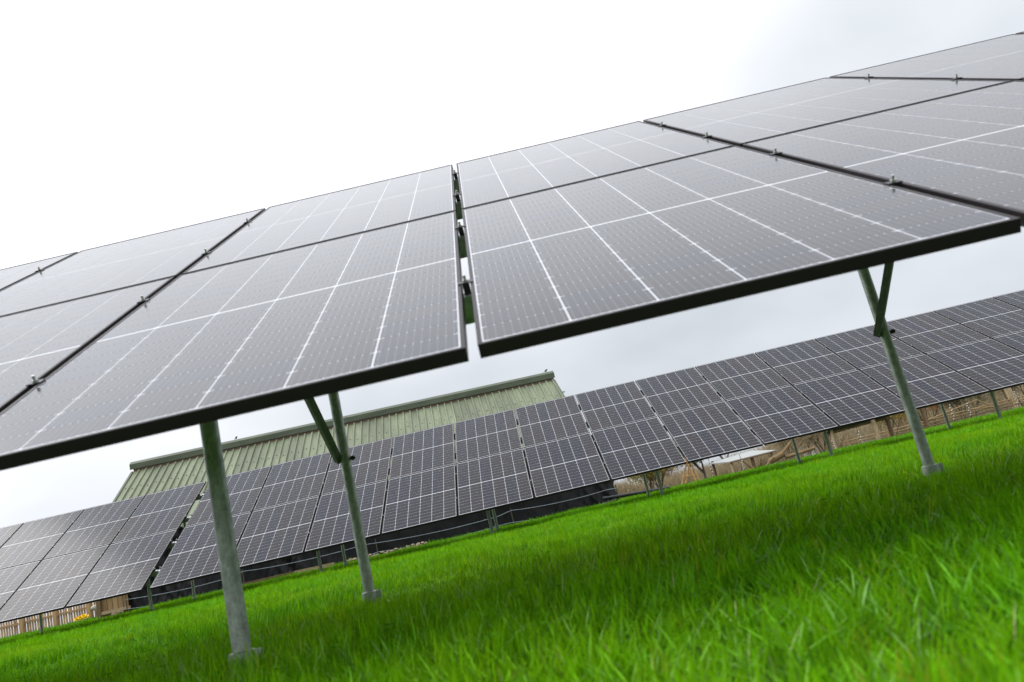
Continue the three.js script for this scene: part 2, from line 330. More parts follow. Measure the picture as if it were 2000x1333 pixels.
function flip(g) { const p = g.attributes.position; for (let i = 0; i < p.count; i += 3) for (const k of Object.keys(g.attributes)) { const a = g.attributes[k], s = a.itemSize; for (let j = 0; j < s; j++) { const t = a.array[(i + 1) * s + j]; a.array[(i + 1) * s + j] = a.array[(i + 2) * s + j]; a.array[(i + 2) * s + j] = t; } } g.computeVertexNormals(); }
const barnPt = (a, y, dep) => { const v = V(a, 0, dep).applyMatrix4(barnM); v.y = y; return v; };

// black plastic sheeting hung on the barn's front and folded round its right end
{
  const pos = [], uv = [], idx = [], NU = 700, NV = 56, run = [[BL + 0.78, HALF + 0.02], [BR + 0.2, HALF + 0.02], [BR + 0.28, HALF - 2.2]];
  const l1 = run[1][0] - run[0][0], l2 = Math.abs(run[2][1] - run[1][1]), T = l1 + l2;
  for (let j = 0; j <= NV; j++) for (let i = 0; i <= NU; i++) {
    const d = i / NU * T, v = j / NV; let a, dep, nx, nz;
    if (d < l1) { a = run[0][0] + d; dep = run[0][1]; nx = 0; nz = 1; } else { a = run[1][0] + 0.08 * (d - l1) / l2; dep = run[1][1] - (d - l1); nx = 1; nz = 0; }
    const gather = Math.exp(-Math.pow((d - 3.85) / 0.5, 2)) + Math.exp(-Math.pow((d - 0.9) / 1.0, 2)) + 0.8 * Math.exp(-Math.pow((d - l1) / 0.8, 2));
    let w = 0.07 * noise.noise(d * 0.8, v * 1.3, 2) + 0.02 * noise.noise(d * 2.6 + v * 3, v * 2.5, 5);
    w += (0.006 + 0.05 * gather) * (1 - Math.abs(noise.noise(d * 3.2 + v * 2.2 * (0.6 + gather), v * 1.3, 11)) * 2.4) + (0.004 + 0.016 * gather) * (1 - Math.abs(noise.noise(d * 8 - v * 5, v * 2.4, 15)) * 3.2) + 0.006 * Math.max(0, noise.noise(d * 0.9, v * 1.1, 31)) * (1 - Math.abs(noise.noise(d * 5 + v * 7, v * 6 - d, 41)) * 4) + 0.003 * (1 - Math.abs(noise.noise(d * 19 + v * 9, v * 5, 25)) * 3.2);
    const lean = 0.22 * Math.pow(1 - v, 2), base = barnPt(a, 0, dep);
    const yb = ground(base.x, base.z) - 0.04, y = yb + v * (Y0 + 1.36 - yb);
    const p = barnPt(a + nx * (w + lean), y, dep + nz * (w + lean)); pos.push(p.x, p.y, p.z); uv.push(d, v * 1.6);
  }
  for (let j = 0; j < NV; j++) for (let i = 0; i < NU; i++) { const a = j * (NU + 1) + i, b = a + 1, c = a + NU + 1, e = c + 1; idx.push(a, b, c, b, e, c); }
  const g = new THREE.BufferGeometry(); g.setAttribute('position', new THREE.Float32BufferAttribute(pos, 3)); g.setAttribute('uv', new THREE.Float32BufferAttribute(uv, 2)); g.setIndex(idx); g.computeVertexNormals();
  tag(part('plastic_sheeting', g, phys({ color: lin(0.008, 0.0078, 0.0085), roughness: 0.45, specularIntensity: 0.3, side: THREE.DoubleSide }), scene), 'wrinkled black plastic sheeting covering the barn wall below the roof', 'tarpaulin');
}
// wire fence in front of the sheeting
{
  const f = thing('wire_fence', 'two strand pale wire fence running before the black sheeting', 'fence');
  const wireM = std({ color: lin(0.36, 0.42, 0.47), roughness: 0.6 }), postM = std({ color: lin(0.09, 0.08, 0.06), roughness: 0.9 });
  const stakes = [BL + 0.95, -7.4, -4.35, -1.15, BR + 0.32], dep = HALF + 0.48;
  const top = (a) => { const p = barnPt(a, 0, dep); return ground(p.x, p.z); };
  for (const a of stakes) { const g = top(a), p = barnPt(a, g - 0.2, dep), e = barnPt(a, g + 0.42, dep); part('stake', rod(p, e, 0.014, 0.012, 8), postM, f); }
  for (const [h, sag] of [[0.335, 0.06], [0.11, 0.07]]) {
    const pts = []; for (let i = 0; i < stakes.length - 1; i++) for (let k = 0; k < 10; k++) { const t = k / 10, a = stakes[i] + (stakes[i + 1] - stakes[i]) * t; pts.push(barnPt(a, (1 - t) * top(stakes[i]) + t * top(stakes[i + 1]) + h + (i % 2 ? 0.03 : -0.01) * (h > 0.2 ? 1 : -0.6) - sag * 4 * t * (1 - t), dep + 0.02)); }
    const a = stakes[stakes.length - 1]; pts.push(barnPt(a, top(a) + h, dep + 0.02));
    part('wire', new THREE.TubeGeometry(new THREE.CatmullRomCurve3(pts), 160, 0.0055, 5), wireM, f);
  }
}
// perched birds
function bird(p, turn, label) {
  const b = thing('bird', label, 'bird', p, turn); b.scale.setScalar(0.6); const m = std({ color: lin(0.05, 0.05, 0.05), roughness: 0.8 });
  const body = new THREE.SphereGeometry(0.05, 12, 9); body.scale(1.5, 0.95, 0.9); body.rotateZ(0.5); body.translate(0, 0.08, 0);
  const head = new THREE.SphereGeometry(0.028, 10, 8); head.translate(0.065, 0.135, 0);
  const tail = box(0.09, 0.012, 0.03); tail.rotateZ(0.6); tail.translate(-0.09, 0.035, 0);
  const beak = new THREE.ConeGeometry(0.008, 0.03, 6); beak.rotateZ(-Math.PI / 2); beak.translate(0.103, 0.133, 0);
  part('body', [body, head, tail], m, b); part('beak', beak, M.black, b); part('leg', rod(V(0.01, 0, 0.012), V(0.0, 0.06, 0.012), 0.004, 0.004, 5), M.black, b); part('leg', rod(V(0.01, 0, -0.012), V(0.0, 0.06, -0.012), 0.004, 0.004, 5), M.black, b);
}
bird(barnPt(0.95, Y0 + 3.737, 0).toArray(), 0.3, 'small dark bird perched at the right end of the barn ridge');
bird(barnPt(-8.1, Y0 + 3.737, 0).toArray(), 1.3, 'small dark bird perched on the barn ridge above the near tube leg');

// ---------------------------------------------------------------- small things along the barn
const woodTex = noiseTex(128, 8.8, (a, b, c) => { const k = 1 + 0.35 * b + 0.45 * c; return [clampB(176 * k), clampB(154 * k), clampB(122 * k)]; }, true, 3, 0.35);
const woodM = std({ map: woodTex, roughness: 0.85 }), woodDark = std({ map: woodTex, color: lin(0.42, 0.36, 0.32), roughness: 0.9 }), woodMs = [0.62, 0.78, 0.92, 0.7].map((k, i) => std({ map: woodTex, color: lin(k * 1.05, k * (0.88 + 0.02 * i), k * (0.70 + 0.03 * i)), roughness: 0.88 }));
const stoneTex = noiseTex(128, 1.9, (a, b, c) => { const k = 1 + 0.4 * b + 0.35 * c; return [clampB(170 * k), clampB(160 * k), clampB(146 * k)]; });
const stoneM = std({ map: stoneTex, roughness: 0.95 });
function rock(r, sx, sy, sz, seed) {
  const g = new THREE.IcosahedronGeometry(r, 3), p = g.attributes.position;
  for (let i = 0; i < p.count; i++) { const x = p.getX(i), y = p.getY(i), z = p.getZ(i), k = 1 + 0.45 * noise.noise(x / r * 0.9 + seed, y / r * 0.9, z / r * 0.9) + 0.15 * noise.noise(x / r * 2.6, y / r * 2.6 + seed, z / r * 2.6); p.setXYZ(i, x * k * sx, y * k * sy, z * k * sz); }
  g.computeVertexNormals(); return g;
}
{
  const plank = (x0, z0, x1, z1, w, h, label) => { const a = V(x0, ground(x0, z0) + h / 2 + 0.02, z0), b = V(x1, ground(x1, z1) + h / 2 + 0.02, z1); return tag(part('plank', bar(rectS(w, h), a, b, V(0, 0, 1)), woodM, scene), label, 'plank'); };
  plank(-5.65, -16.5, -4.72, -16.55, 0.16, 0.1, 'pale timber plank lying in the grass before the black sheeting');
  plank(-7.0, -16.45, -5.55, -16.5, 0.2, 0.1, 'weathered brown plank lying left of the pale plank').material = woodDark;
  const r = rng(5), st = [];
  for (let i = 0; i < 60; i++) { const t = r(), x = -4.45 + t * 1.75, z = -16.75 + (r() - 0.5) * 0.35, s = 0.014 + 0.017 * r(), g = rock(s, 1.2, 0.9, 1, i * 3.1); g.translate(x, ground(x, z) + 0.06 + r() * 0.05, z); st.push(g); }
  const s = part('pebbles', st, std({ map: stoneTex, color: lin(1.0, 0.9, 0.78), roughness: 0.95 }), scene); s.userData = { kind: 'stuff', label: 'row of pale pebbles at the foot of the black sheeting' };
  const rk = tag(part('stone', rock(0.1, 1.3, 0.8, 1, 4.2), std({ map: stoneTex, color: lin(0.5, 0.42, 0.33), roughness: 0.95 }), scene), 'rounded brown stone lying by the left corner of the barn', 'stone'); rk.position.set(-9.75, ground(-9.75, -17) + 0.06, -17);
  const pale = tag(part('stone', rock(0.13, 1.35, 0.6, 1, 9.2), std({ map: stoneTex, color: lin(1.15, 1.15, 1.15), roughness: 0.9 }), scene), 'pale flat stone resting on top of the dark stump', 'stone');
  pale.position.set(-11.8, ground(-11.8, -20) + 0.30, -20);
  const stump = thing('tree_stump', 'dark gnarled stump with bark before the picket fence end', 'tree stump', [-11.72, ground(-11.7, -20), -20]);
  const sg = new THREE.CylinderGeometry(0.11, 0.17, 0.32, 18, 8), sp = sg.attributes.position; for (let i = 0; i < sp.count; i++) { const x = sp.getX(i), y = sp.getY(i), z = sp.getZ(i), k = 1 + 0.5 * noise.noise(x * 9, y * 5, z * 9); sp.setXYZ(i, x * k, y, z * k); } sg.translate(0, 0.12, 0); sg.computeVertexNormals();
  part('trunk', sg, std({ color: lin(0.05, 0.052, 0.05), roughness: 0.95 }), stump);
  part('root', rock(0.1, 1.5, 0.9, 1, 2.2), std({ color: lin(0.13, 0.12, 0.11), roughness: 0.95 }), stump).position.set(0.22, 0.3, 0);
  part('root', rock(0.09, 1, 1.3, 1, 7.7), stoneM, stump).position.set(0.2, 0.12, 0.05);
  // low timber tray at the barn corner
  const tr = thing('timber_crate', 'low open crate of rough boards at the left barn corner', 'crate', [-9.85, ground(-9.85, -17.1), -17.1], 0.1);
  for (let i = 0; i < 5; i++) part('board', box(0.1, 0.55 + 0.05 * (i % 2), 0.025, -0.25 + i * 0.115, 0.3, -0.1), woodMs[i % 4], tr);
  part('bottom_rail', box(0.62, 0.07, 0.05, 0, 0.14, -0.05), woodM, tr); part('top_rail', box(0.62, 0.06, 0.04, 0, 0.52, -0.06), woodMs[1], tr);
  part('corner_post', box(0.09, 0.75, 0.09, -0.36, 0.33, -0.06), woodDark, tr);
  // yellow flowers
  const fl = thing('yellow_flowers', 'clump of bright yellow blooms low before the picket fence', 'flowers', [-18.0, 0.32, -30]);
  const ym = std({ color: lin(0.9, 0.62, 0.012), roughness: 0.6 }), stem = std({ color: lin(0.04, 0.09, 0.02), roughness: 0.8 });
  [[-0.17, 0.24], [-0.03, 0.28], [0.13, 0.30], [0.24, 0.25], [0.03, 0.2]].forEach(([x, y], i) => {
    part('stem', rod(V(x * 0.6, -0.2, 0), V(x, y, 0.02), 0.014, 0.01, 6), stem, fl);
    const petals = []; for (let k = 0; k < 6; k++) { const g = new THREE.SphereGeometry(0.06, 8, 6); g.scale(1, 0.35, 0.6); g.translate(0.06, 0, 0); g.rotateZ(0.5); g.rotateY(k * Math.PI / 3); petals.push(g); }
    const cup = new THREE.CylinderGeometry(0.05, 0.03, 0.1, 10, 1, true); cup.translate(0, 0.05, 0); petals.push(cup);
    const m = part('bloom', petals, ym, fl); m.position.set(x, y, 0.02); m.rotation.x = 0.7; m.rotation.z = (i - 2) * 0.2;
  });
  // black drain pipe right of the barn
  const pa = V(1.45, ground(1.45, -18) + 0.16, -18), pb = V(3.0, ground(3, -18.2) + 0.07, -18.2);
  const pipe = thing('drain_pipe', 'black plastic drain pipe lying right of the barn corner', 'pipe');
  part('pipe', rod(pa, pb, 0.042, 0.042, 14), M.black, pipe); part('coupling', rod(pa.clone().add(V(-0.06, 0.006, 0)), pa.clone().add(V(0.06, -0.006, 0)), 0.05, 0.05, 14), M.black, pipe);
  part('support', rod(V(1.5, ground(1.5, -18) - 0.1, -18), V(1.5, ground(1.5, -18) + 0.12, -18), 0.02, 0.02, 8), woodDark, pipe);
}
// picket fence far left
{
  const z = -34, base = 0.28, f = thing('picket_fence', 'long light brown timber picket fence beyond the left array', 'fence');
  const r = rng(21);
  const pk = new THREE.ExtrudeGeometry(new THREE.Shape([[-0.041, 0], [0.041, 0], [0.041, 0.84], [0, 0.93], [-0.041, 0.84]].map((p) => new THREE.Vector2(...p))), { depth: 0.02, bevelEnabled: false });
  const X = (i) => -27.0 + i * 0.113;
  for (let i = 0; i < 72; i++) { const m = part('picket', pk, woodMs[Math.floor(r() * 4)], f); m.position.set(X(i) + (r() - 0.5) * 0.012, base + 0.04 + (r() - 0.5) * 0.03, z); m.rotation.z = (r() - 0.5) * 0.03; }
  for (let i = 0; i < 6; i++) part('post', box(0.15, 1.3, 0.15, -25.69 + i * 1.455, base + 0.6, z + 0.11), woodMs[2], f);
  for (const [y, h] of [[0.72, 0.09], [0.13, 0.14]]) part('rail', box(8.4, h, 0.05, -22.9, base + y, z + 0.05), woodMs[1], f);
}

// ---------------------------------------------------------------- right-hand background
const poleM = std({ map: woodTex, color: lin(1.25, 0.98, 0.62), roughness: 0.8 });
{
  const s = thing('pole_frame', 'pair of crossed peeled timber pole frames standing beyond the rear array', 'pole frame', [0, 0, 0]);
  for (const [bx, tx, z, zt] of [[6.72, 7.50, -40, -40.1], [7.62, 7.30, -40, -39.95], [7.08, 7.86, -41, -41.1], [7.98, 7.66, -41, -40.95]]) part('pole', rod(V(bx, 0.1, z), V(tx, 1.62, zt), 0.05, 0.042, 9), poleM, s);
  part('cross_bar', rod(V(7.40, 1.37, -39.7), V(7.75, 1.30, -41.4), 0.04, 0.04, 9), poleM, s);
  part('lower_tie', rod(V(7.2, 0.72, -41), V(7.86, 0.68, -41), 0.03, 0.03, 8), poleM, s);
}
{ // low open shelter with a pale roof
  const s = thing('open_shelter', 'low open shelter with a pale sheet roof on timber posts', 'shelter');
  const r0 = [V(9.88, 0.91, -42), V(12.4, 0.95, -42), V(11.9, 1.28, -45), V(9.35, 1.12, -45)];
  const g = new THREE.BufferGeometry(), up = V(0, 0.05, 0), p = [...r0, ...r0.map((v) => v.clone().add(up))].flatMap((v) => v.toArray());
  g.setAttribute('position', new THREE.Float32BufferAttribute(p, 3)); g.setIndex([4, 5, 6, 4, 6, 7, 0, 2, 1, 0, 3, 2, 0, 1, 5, 0, 5, 4, 1, 2, 6, 1, 6, 5, 2, 3, 7, 2, 7, 6, 3, 0, 4, 3, 4, 7]);
  const gg = g.toNonIndexed(); gg.computeVertexNormals(); gg.setAttribute('uv', new THREE.Float32BufferAttribute(new Float32Array(72), 2));
  part('roof', gg, std({ color: lin(0.37, 0.38, 0.37), roughness: 0.75 }), s);
  part('fascia', rod(V(9.9, 0.9, -41.97), V(12.38, 0.94, -41.97), 0.035, 0.035, 6), woodDark, s);
  for (const [x, z, t] of [[10.0, -42.2, 1], [11.1, -42.2, 0], [12.2, -42.2, 1], [9.6, -44.8, 0], [11.8, -44.8, 0]]) part('post', rod(V(x, 0, z), V(x, z < -44 ? 1.24 : 0.93, z), 0.075, 0.07, 9), t ? woodM : woodDark, s);
}
{ // lean-to seen from below
  const s = thing('timber_lean_to', 'lean-to with dark sloping roof underside on thick timber posts', 'shelter');
  const r0 = [V(10.3, 0.92, -28), V(12.85, 1.0, -28.4), V(13.6, 1.75, -26.6), V(10.9, 1.62, -26.2)];
  const g = new THREE.BufferGeometry(), up = V(0, 0.05, 0), p = [...r0, ...r0.map((v) => v.clone().add(up))].flatMap((v) => v.toArray());
  g.setAttribute('position', new THREE.Float32BufferAttribute(p, 3)); g.setIndex([4, 5, 6, 4, 6, 7, 0, 2, 1, 0, 3, 2, 0, 1, 5, 0, 5, 4, 1, 2, 6, 1, 6, 5, 2, 3, 7, 2, 7, 6, 3, 0, 4, 3, 4, 7]);
  const gg = g.toNonIndexed(); gg.computeVertexNormals(); gg.setAttribute('uv', new THREE.Float32BufferAttribute(new Float32Array(72), 2));
  part('roof', gg, std({ color: lin(0.09, 0.10, 0.06), roughness: 0.85 }), s);
  for (const [x, z, h, r, m] of [[10.5, -27.9, 0.98, 0.055, woodM], [11.62, -26.9, 1.3, 0.075, woodM], [12.6, -28.1, 1.02, 0.075, woodDark], [13.3, -26.8, 1.6, 0.07, woodDark]]) part('post', rod(V(x, 0, z), V(x, h, z), r, r * 0.95, 10), m, s);
  part('edge_beam', rod(V(10.35, 0.89, -28), V(12.8, 0.97, -28.38), 0.045, 0.045, 8), woodDark, s);
}
{ // felled logs
  const bark = std({ map: woodTex, color: lin(0.52, 0.46, 0.38), roughness: 0.95 }), endM = std({ color: lin(0.09, 0.06, 0.04), roughness: 0.9 });
  const log = (a, b, r, label) => { const t = thing('felled_log', label, 'log', a.toArray()); const d = b.clone().sub(a); part('bark', rod(V(0, 0, 0), d, r, r * 0.94, 12), bark, t); const n = d.clone().normalize(); part('cut_end', rod(d.clone().addScaledVector(n, -0.004), d.clone().addScaledVector(n, 0.006), r * 0.9, r * 0.88, 12), endM, t); };
  log(V(9.25, 0.42, -32.1), V(9.82, 0.62, -31.9), 0.13, 'thick felled log with a dark cut end beside the pale roofed shelter');
  log(V(9.75, 0.5, -32.5), V(10.45, 1.02, -32.6), 0.06, 'slim log propped upright against the log pile');
  log(V(9.85, 0.45, -32.0), V(11.2, 0.55, -32.3), 0.07, 'long pale log lying at the right of the log pile');
  log(V(8.95, 0.28, -31.8), V(9.35, 0.56, -31.9), 0.035, 'thin bent branch leaning on the thick felled log');
  log(V(8.75, 0.3, -33), V(8.45, 0.72, -33.1), 0.06, 'short pale pole leaning left of the felled logs');
}
{ // rail fence
  const f = thing('rail_fence', 'rustic fence of round timber rails with an A-shaped brace', 'fence');
  const z = -34, y = (x) => 0.42 + (x - 14) * 0.02;
  const rm = std({ map: woodTex, color: lin(0.72, 0.66, 0.52), roughness: 0.9 });
  for (const h of [0.0, 0.13, -0.13]) part('rail', rod(V(13.0, y(13) + h, z), V(24.5, y(24.5) + h + (h ? 0 : 0.03), z + 0.1), 0.028, 0.022, 8), h < 0 ? woodDark : rm, f);
  for (const x of [13.2, 14.9, 16.6, 20.4, 22.3]) part('post', rod(V(x, 0, z + 0.05), V(x - 0.02, y(x) + 0.24, z + 0.05), 0.045, 0.04, 8), rm, f);
  part('brace_pole', rod(V(16.7, 0.62, z + 0.12), V(18.95, 0.98, z + 0.12), 0.028, 0.024, 7), rm, f); part('brace_pole', rod(V(18.95, 0.98, z + 0.12), V(19.5, 0.55, z + 0.12), 0.028, 0.024, 7), rm, f);
  part('brace_pole', rod(V(18.45, 0.66, z + 0.14), V(19.5, 0.55, z + 0.14), 0.025, 0.022, 7), rm, f);
}
{ // strings of pale globes on thin poles
  const gm = std({ color: lin(0.7, 0.7, 0.66), roughness: 0.4 }), cord = std({ color: lin(0.03, 0.03, 0.03), roughness: 0.8 });
  const list = [[7.05, 1.12, 0.42, 'left of the pale roofed shelter'], [8.35, 0.72, 0.38, 'between the pale shelter posts'], [12.2, 0.76, 0.26, 'behind the left lean-to post'], [13.35, 0.8, 0.24, 'between the thick lean-to posts'], [14.06, 0.92, 0.36, 'right of the thickest lean-to post'], [17.31, 1.0, 0.42, 'left of the A-shaped fence brace'], [18.02, 0.9, 0.42, 'under the A-shaped fence brace'], [20.05, 0.92, 0.48, 'right of the A-shaped fence brace']];
  for (const [x, t, b, w] of list) {
    const o = thing('globe_light_string', 'hanging string of small pale globes ' + w, 'string lights', [x, 0, -33], 0, 'globe strings in the far garden');
    part('cord', rod(V(0.03, b - 0.25, -0.02), V(0.0, t + 0.3, -0.02), 0.012, 0.01, 6), cord, o);
    for (let k = 0; k < 6; k++) { const g = new THREE.SphereGeometry(0.025, 8, 6); part('globe', g, gm, o).position.set(0.03 * (k % 2) - 0.01, b + (t - b) * k / 5, 0.03); }
  }
}
// ---- trees and scrub: bare early-spring branches with a haze of twigs and buds
function twigCloud(list, r, n, c, rad, len, wid, upBias) {
  for (let i = 0; i < n; i++) {
    const u = r() * 2 - 1, ph = r() * 6.283, q = Math.cbrt(r()), s = Math.sqrt(1 - u * u);
    const p = V(c.x + rad.x * q * s * Math.cos(ph), c.y + rad.y * q * u, c.z + rad.z * q * s * Math.sin(ph));
    const d = V(r() - 0.5, (r() - 0.5) + upBias, r() - 0.5).normalize().multiplyScalar(len * (0.5 + r())), w = V(r() - 0.5, r() - 0.5, r() - 0.5).normalize().multiplyScalar(wid);
    list.push(p.x - w.x, p.y - w.y, p.z - w.z, p.x + w.x, p.y + w.y, p.z + w.z, p.x + d.x, p.y + d.y, p.z + d.z);
  }
}
function triGeo(list) { const g = new THREE.BufferGeometry(); g.setAttribute('position', new THREE.Float32BufferAttribute(list, 3)); g.computeVertexNormals(); g.setAttribute('uv', new THREE.Float32BufferAttribute(new Float32Array(list.length / 3 * 2), 2)); return g; }
function tree(name, label, cat, group, x, z, h, spread, seed, colT, colC, twigs, multi = 1, leaf = [0.5, 0.012]) {
  const r = rng(seed), base = Math.min(ground(x, z), 0.3) - 0.1, t = thing(name, label, cat, [x, base, z], 0, group), wood = [], tw = [];
  const grow = (p, d, l, rad, depth) => {
    const e = p.clone().addScaledVector(d, l); wood.push(rod(p, e, rad, rad * 0.68, depth > 2 ? 7 : 4, true));
    if (depth === 0) { twigCloud(tw, r, Math.round(twigs / (multi * 24)), e, V(0.55 * spread, 0.5 * spread, 0.55 * spread), leaf[0], leaf[1], 0.25); return; }
    const n = depth > 2 ? 3 : 2 + (r() < 0.5 ? 1 : 0);
    for (let i = 0; i < n; i++) { const nd = d.clone().add(V((r() - 0.5) * 1.5, (r() - 0.25) * 0.7, (r() - 0.5) * 1.5)).normalize(); grow(i ? p.clone().lerp(e, 0.55 + 0.45 * r()) : e, nd, l * (0.62 + 0.2 * r()), rad * 0.62, depth - 1); }
  };
  for (let k = 0; k < multi; k++) grow(V((r() - 0.5) * 0.3 * (multi - 1), 0, (r() - 0.5) * 0.3 * (multi - 1)), V((r() - 0.5) * 0.5 * (multi > 1 ? 1.6 : 0.4), 1, (r() - 0.5) * 0.4).normalize(), h * 0.36, h * (multi > 1 ? 0.012 : 0.022), 3);
  part('trunk', wood, std({ color: colT, roughness: 0.95 }), t);
  const cg = triGeo(tw); part('crown', cg, std({ color: colC, roughness: 0.9, side: THREE.DoubleSide }), t).userData.kind = 'stuff';
  return t;
}
{
  const grey = lin(0.11, 0.095, 0.075), brown = lin(0.12, 0.08, 0.05), pale = lin(0.34, 0.29, 0.21);
  const olive = lin(0.30, 0.24, 0.045), tan = lin(0.34, 0.25, 0.14), russet = lin(0.30, 0.17, 0.085), greyTwig = lin(0.16, 0.13, 0.10), green = lin(0.13, 0.15, 0.05);
  const G = 'bare trees and bushes beyond the rear array';
  tree('yellow_bush', 'yellow-leaved bush right of the barn end', 'bush', G, 4.5, -33, 2.2, 0.9, 11, brown, olive, 9000, 4, [0.09, 0.035]);
  tree('ivy_tree', 'slim ivy-clad tree tight against the barn corner', 'tree', G, 3.0, -36, 3.6, 0.7, 12, grey, green, 6000, 1, [0.09, 0.03]);
  tree('bare_tree', 'pale barked young tree just right of the yellow bush', 'tree', G, 5.6, -40, 3.6, 1.0, 13, pale, tan, 5000, 1);
  tree('bare_bush', 'twiggy brown bush between the two rear array legs', 'bush', G, 6.2, -44, 2.6, 1.0, 14, grey, russet, 6000, 3);
  tree('bare_tree', 'grey bare tree left of the pole frame', 'tree', G, 6.4, -48, 4.2, 1.3, 15, grey, greyTwig, 7000, 1);
  tree('bare_tree', 'spreading green-budded tree right of the pole frame', 'tree', G, 9.4, -47, 3.6, 1.3, 16, grey, green, 8000, 1, [0.12, 0.03]);
  tree('bare_tree', 'bare tree rising behind the pale shelter roof', 'tree', G, 13.2, -58, 4.4, 1.5, 17, grey, greyTwig, 6000, 1);
  tree('bare_bush', 'leaning bare willow bush left of the lean-to', 'bush', G, 11.6, -37, 2.4, 1.0, 18, lin(0.2, 0.15, 0.08), tan, 3500, 5);
  tree('bare_bush', 'dense tan thicket behind the lean-to posts', 'bush', G, 15.2, -44, 3.0, 1.3, 19, brown, tan, 9000, 4);
  tree('bare_bush', 'olive-leaved bush right of the near right leg', 'bush', G, 18.4, -42, 2.6, 1.1, 20, brown, olive, 6000, 3, [0.1, 0.03]);
  tree('bare_bush', 'orange-brown bush left of the A-shaped fence brace', 'bush', G, 22.0, -45, 3.0, 1.3, 21, brown, lin(0.36, 0.17, 0.05), 9000, 4);
  tree('bare_bush', 'grey-green thicket behind the A-shaped fence brace', 'bush', G, 24.6, -46, 2.8, 1.4, 22, grey, lin(0.17, 0.16, 0.08), 9000, 4);
  tree('bare_bush', 'tall brown thicket at the far right of the rear array', 'bush', G, 28.0, -46, 3.4, 1.5, 23, brown, tan, 10000, 4);
  const post = tag(part('timber_post', [rod(V(24.05, 0, -40), V(23.72, 2.1, -40), 0.16, 0.15, 12)], woodM, scene), 'thick pale timber post under the far right of the rear array', 'post');
  // the wood behind, one mass of stems and twigs
  const r = rng(404), tw = [];
  for (let i = 0; i < 240; i++) { const x = 1 + r() * 46, z = -54 - r() * 16, far = THREE.MathUtils.smoothstep(x / -z, 0.26, 0.33), h = (0.45 + 0.45 * r()) + far * (0.5 + 1.3 * r()); twigCloud(tw, r, 420, V(x, 0.2 + h * 0.5, z), V(1.2, h * 0.8, 1.2), 0.7, 0.016, 0.9); }
  const s = part('woodland', triGeo(tw), std({ color: lin(0.36, 0.28, 0.17), roughness: 0.95, side: THREE.DoubleSide }), scene); s.userData = { kind: 'stuff', label: 'brown leafless scrub woodland closing the view on the right' };
  const tw2 = []; for (let i = 0; i < 70; i++) { const x = -34 + r() * 12, z = -52 - r() * 12, h = 0.8 + 0.5 * r(); twigCloud(tw2, r, 60, V(x, 0.2 + h * 0.5, z), V(1.2, h * 0.6, 1.2), 0.6, 0.016, 0.9); }
}

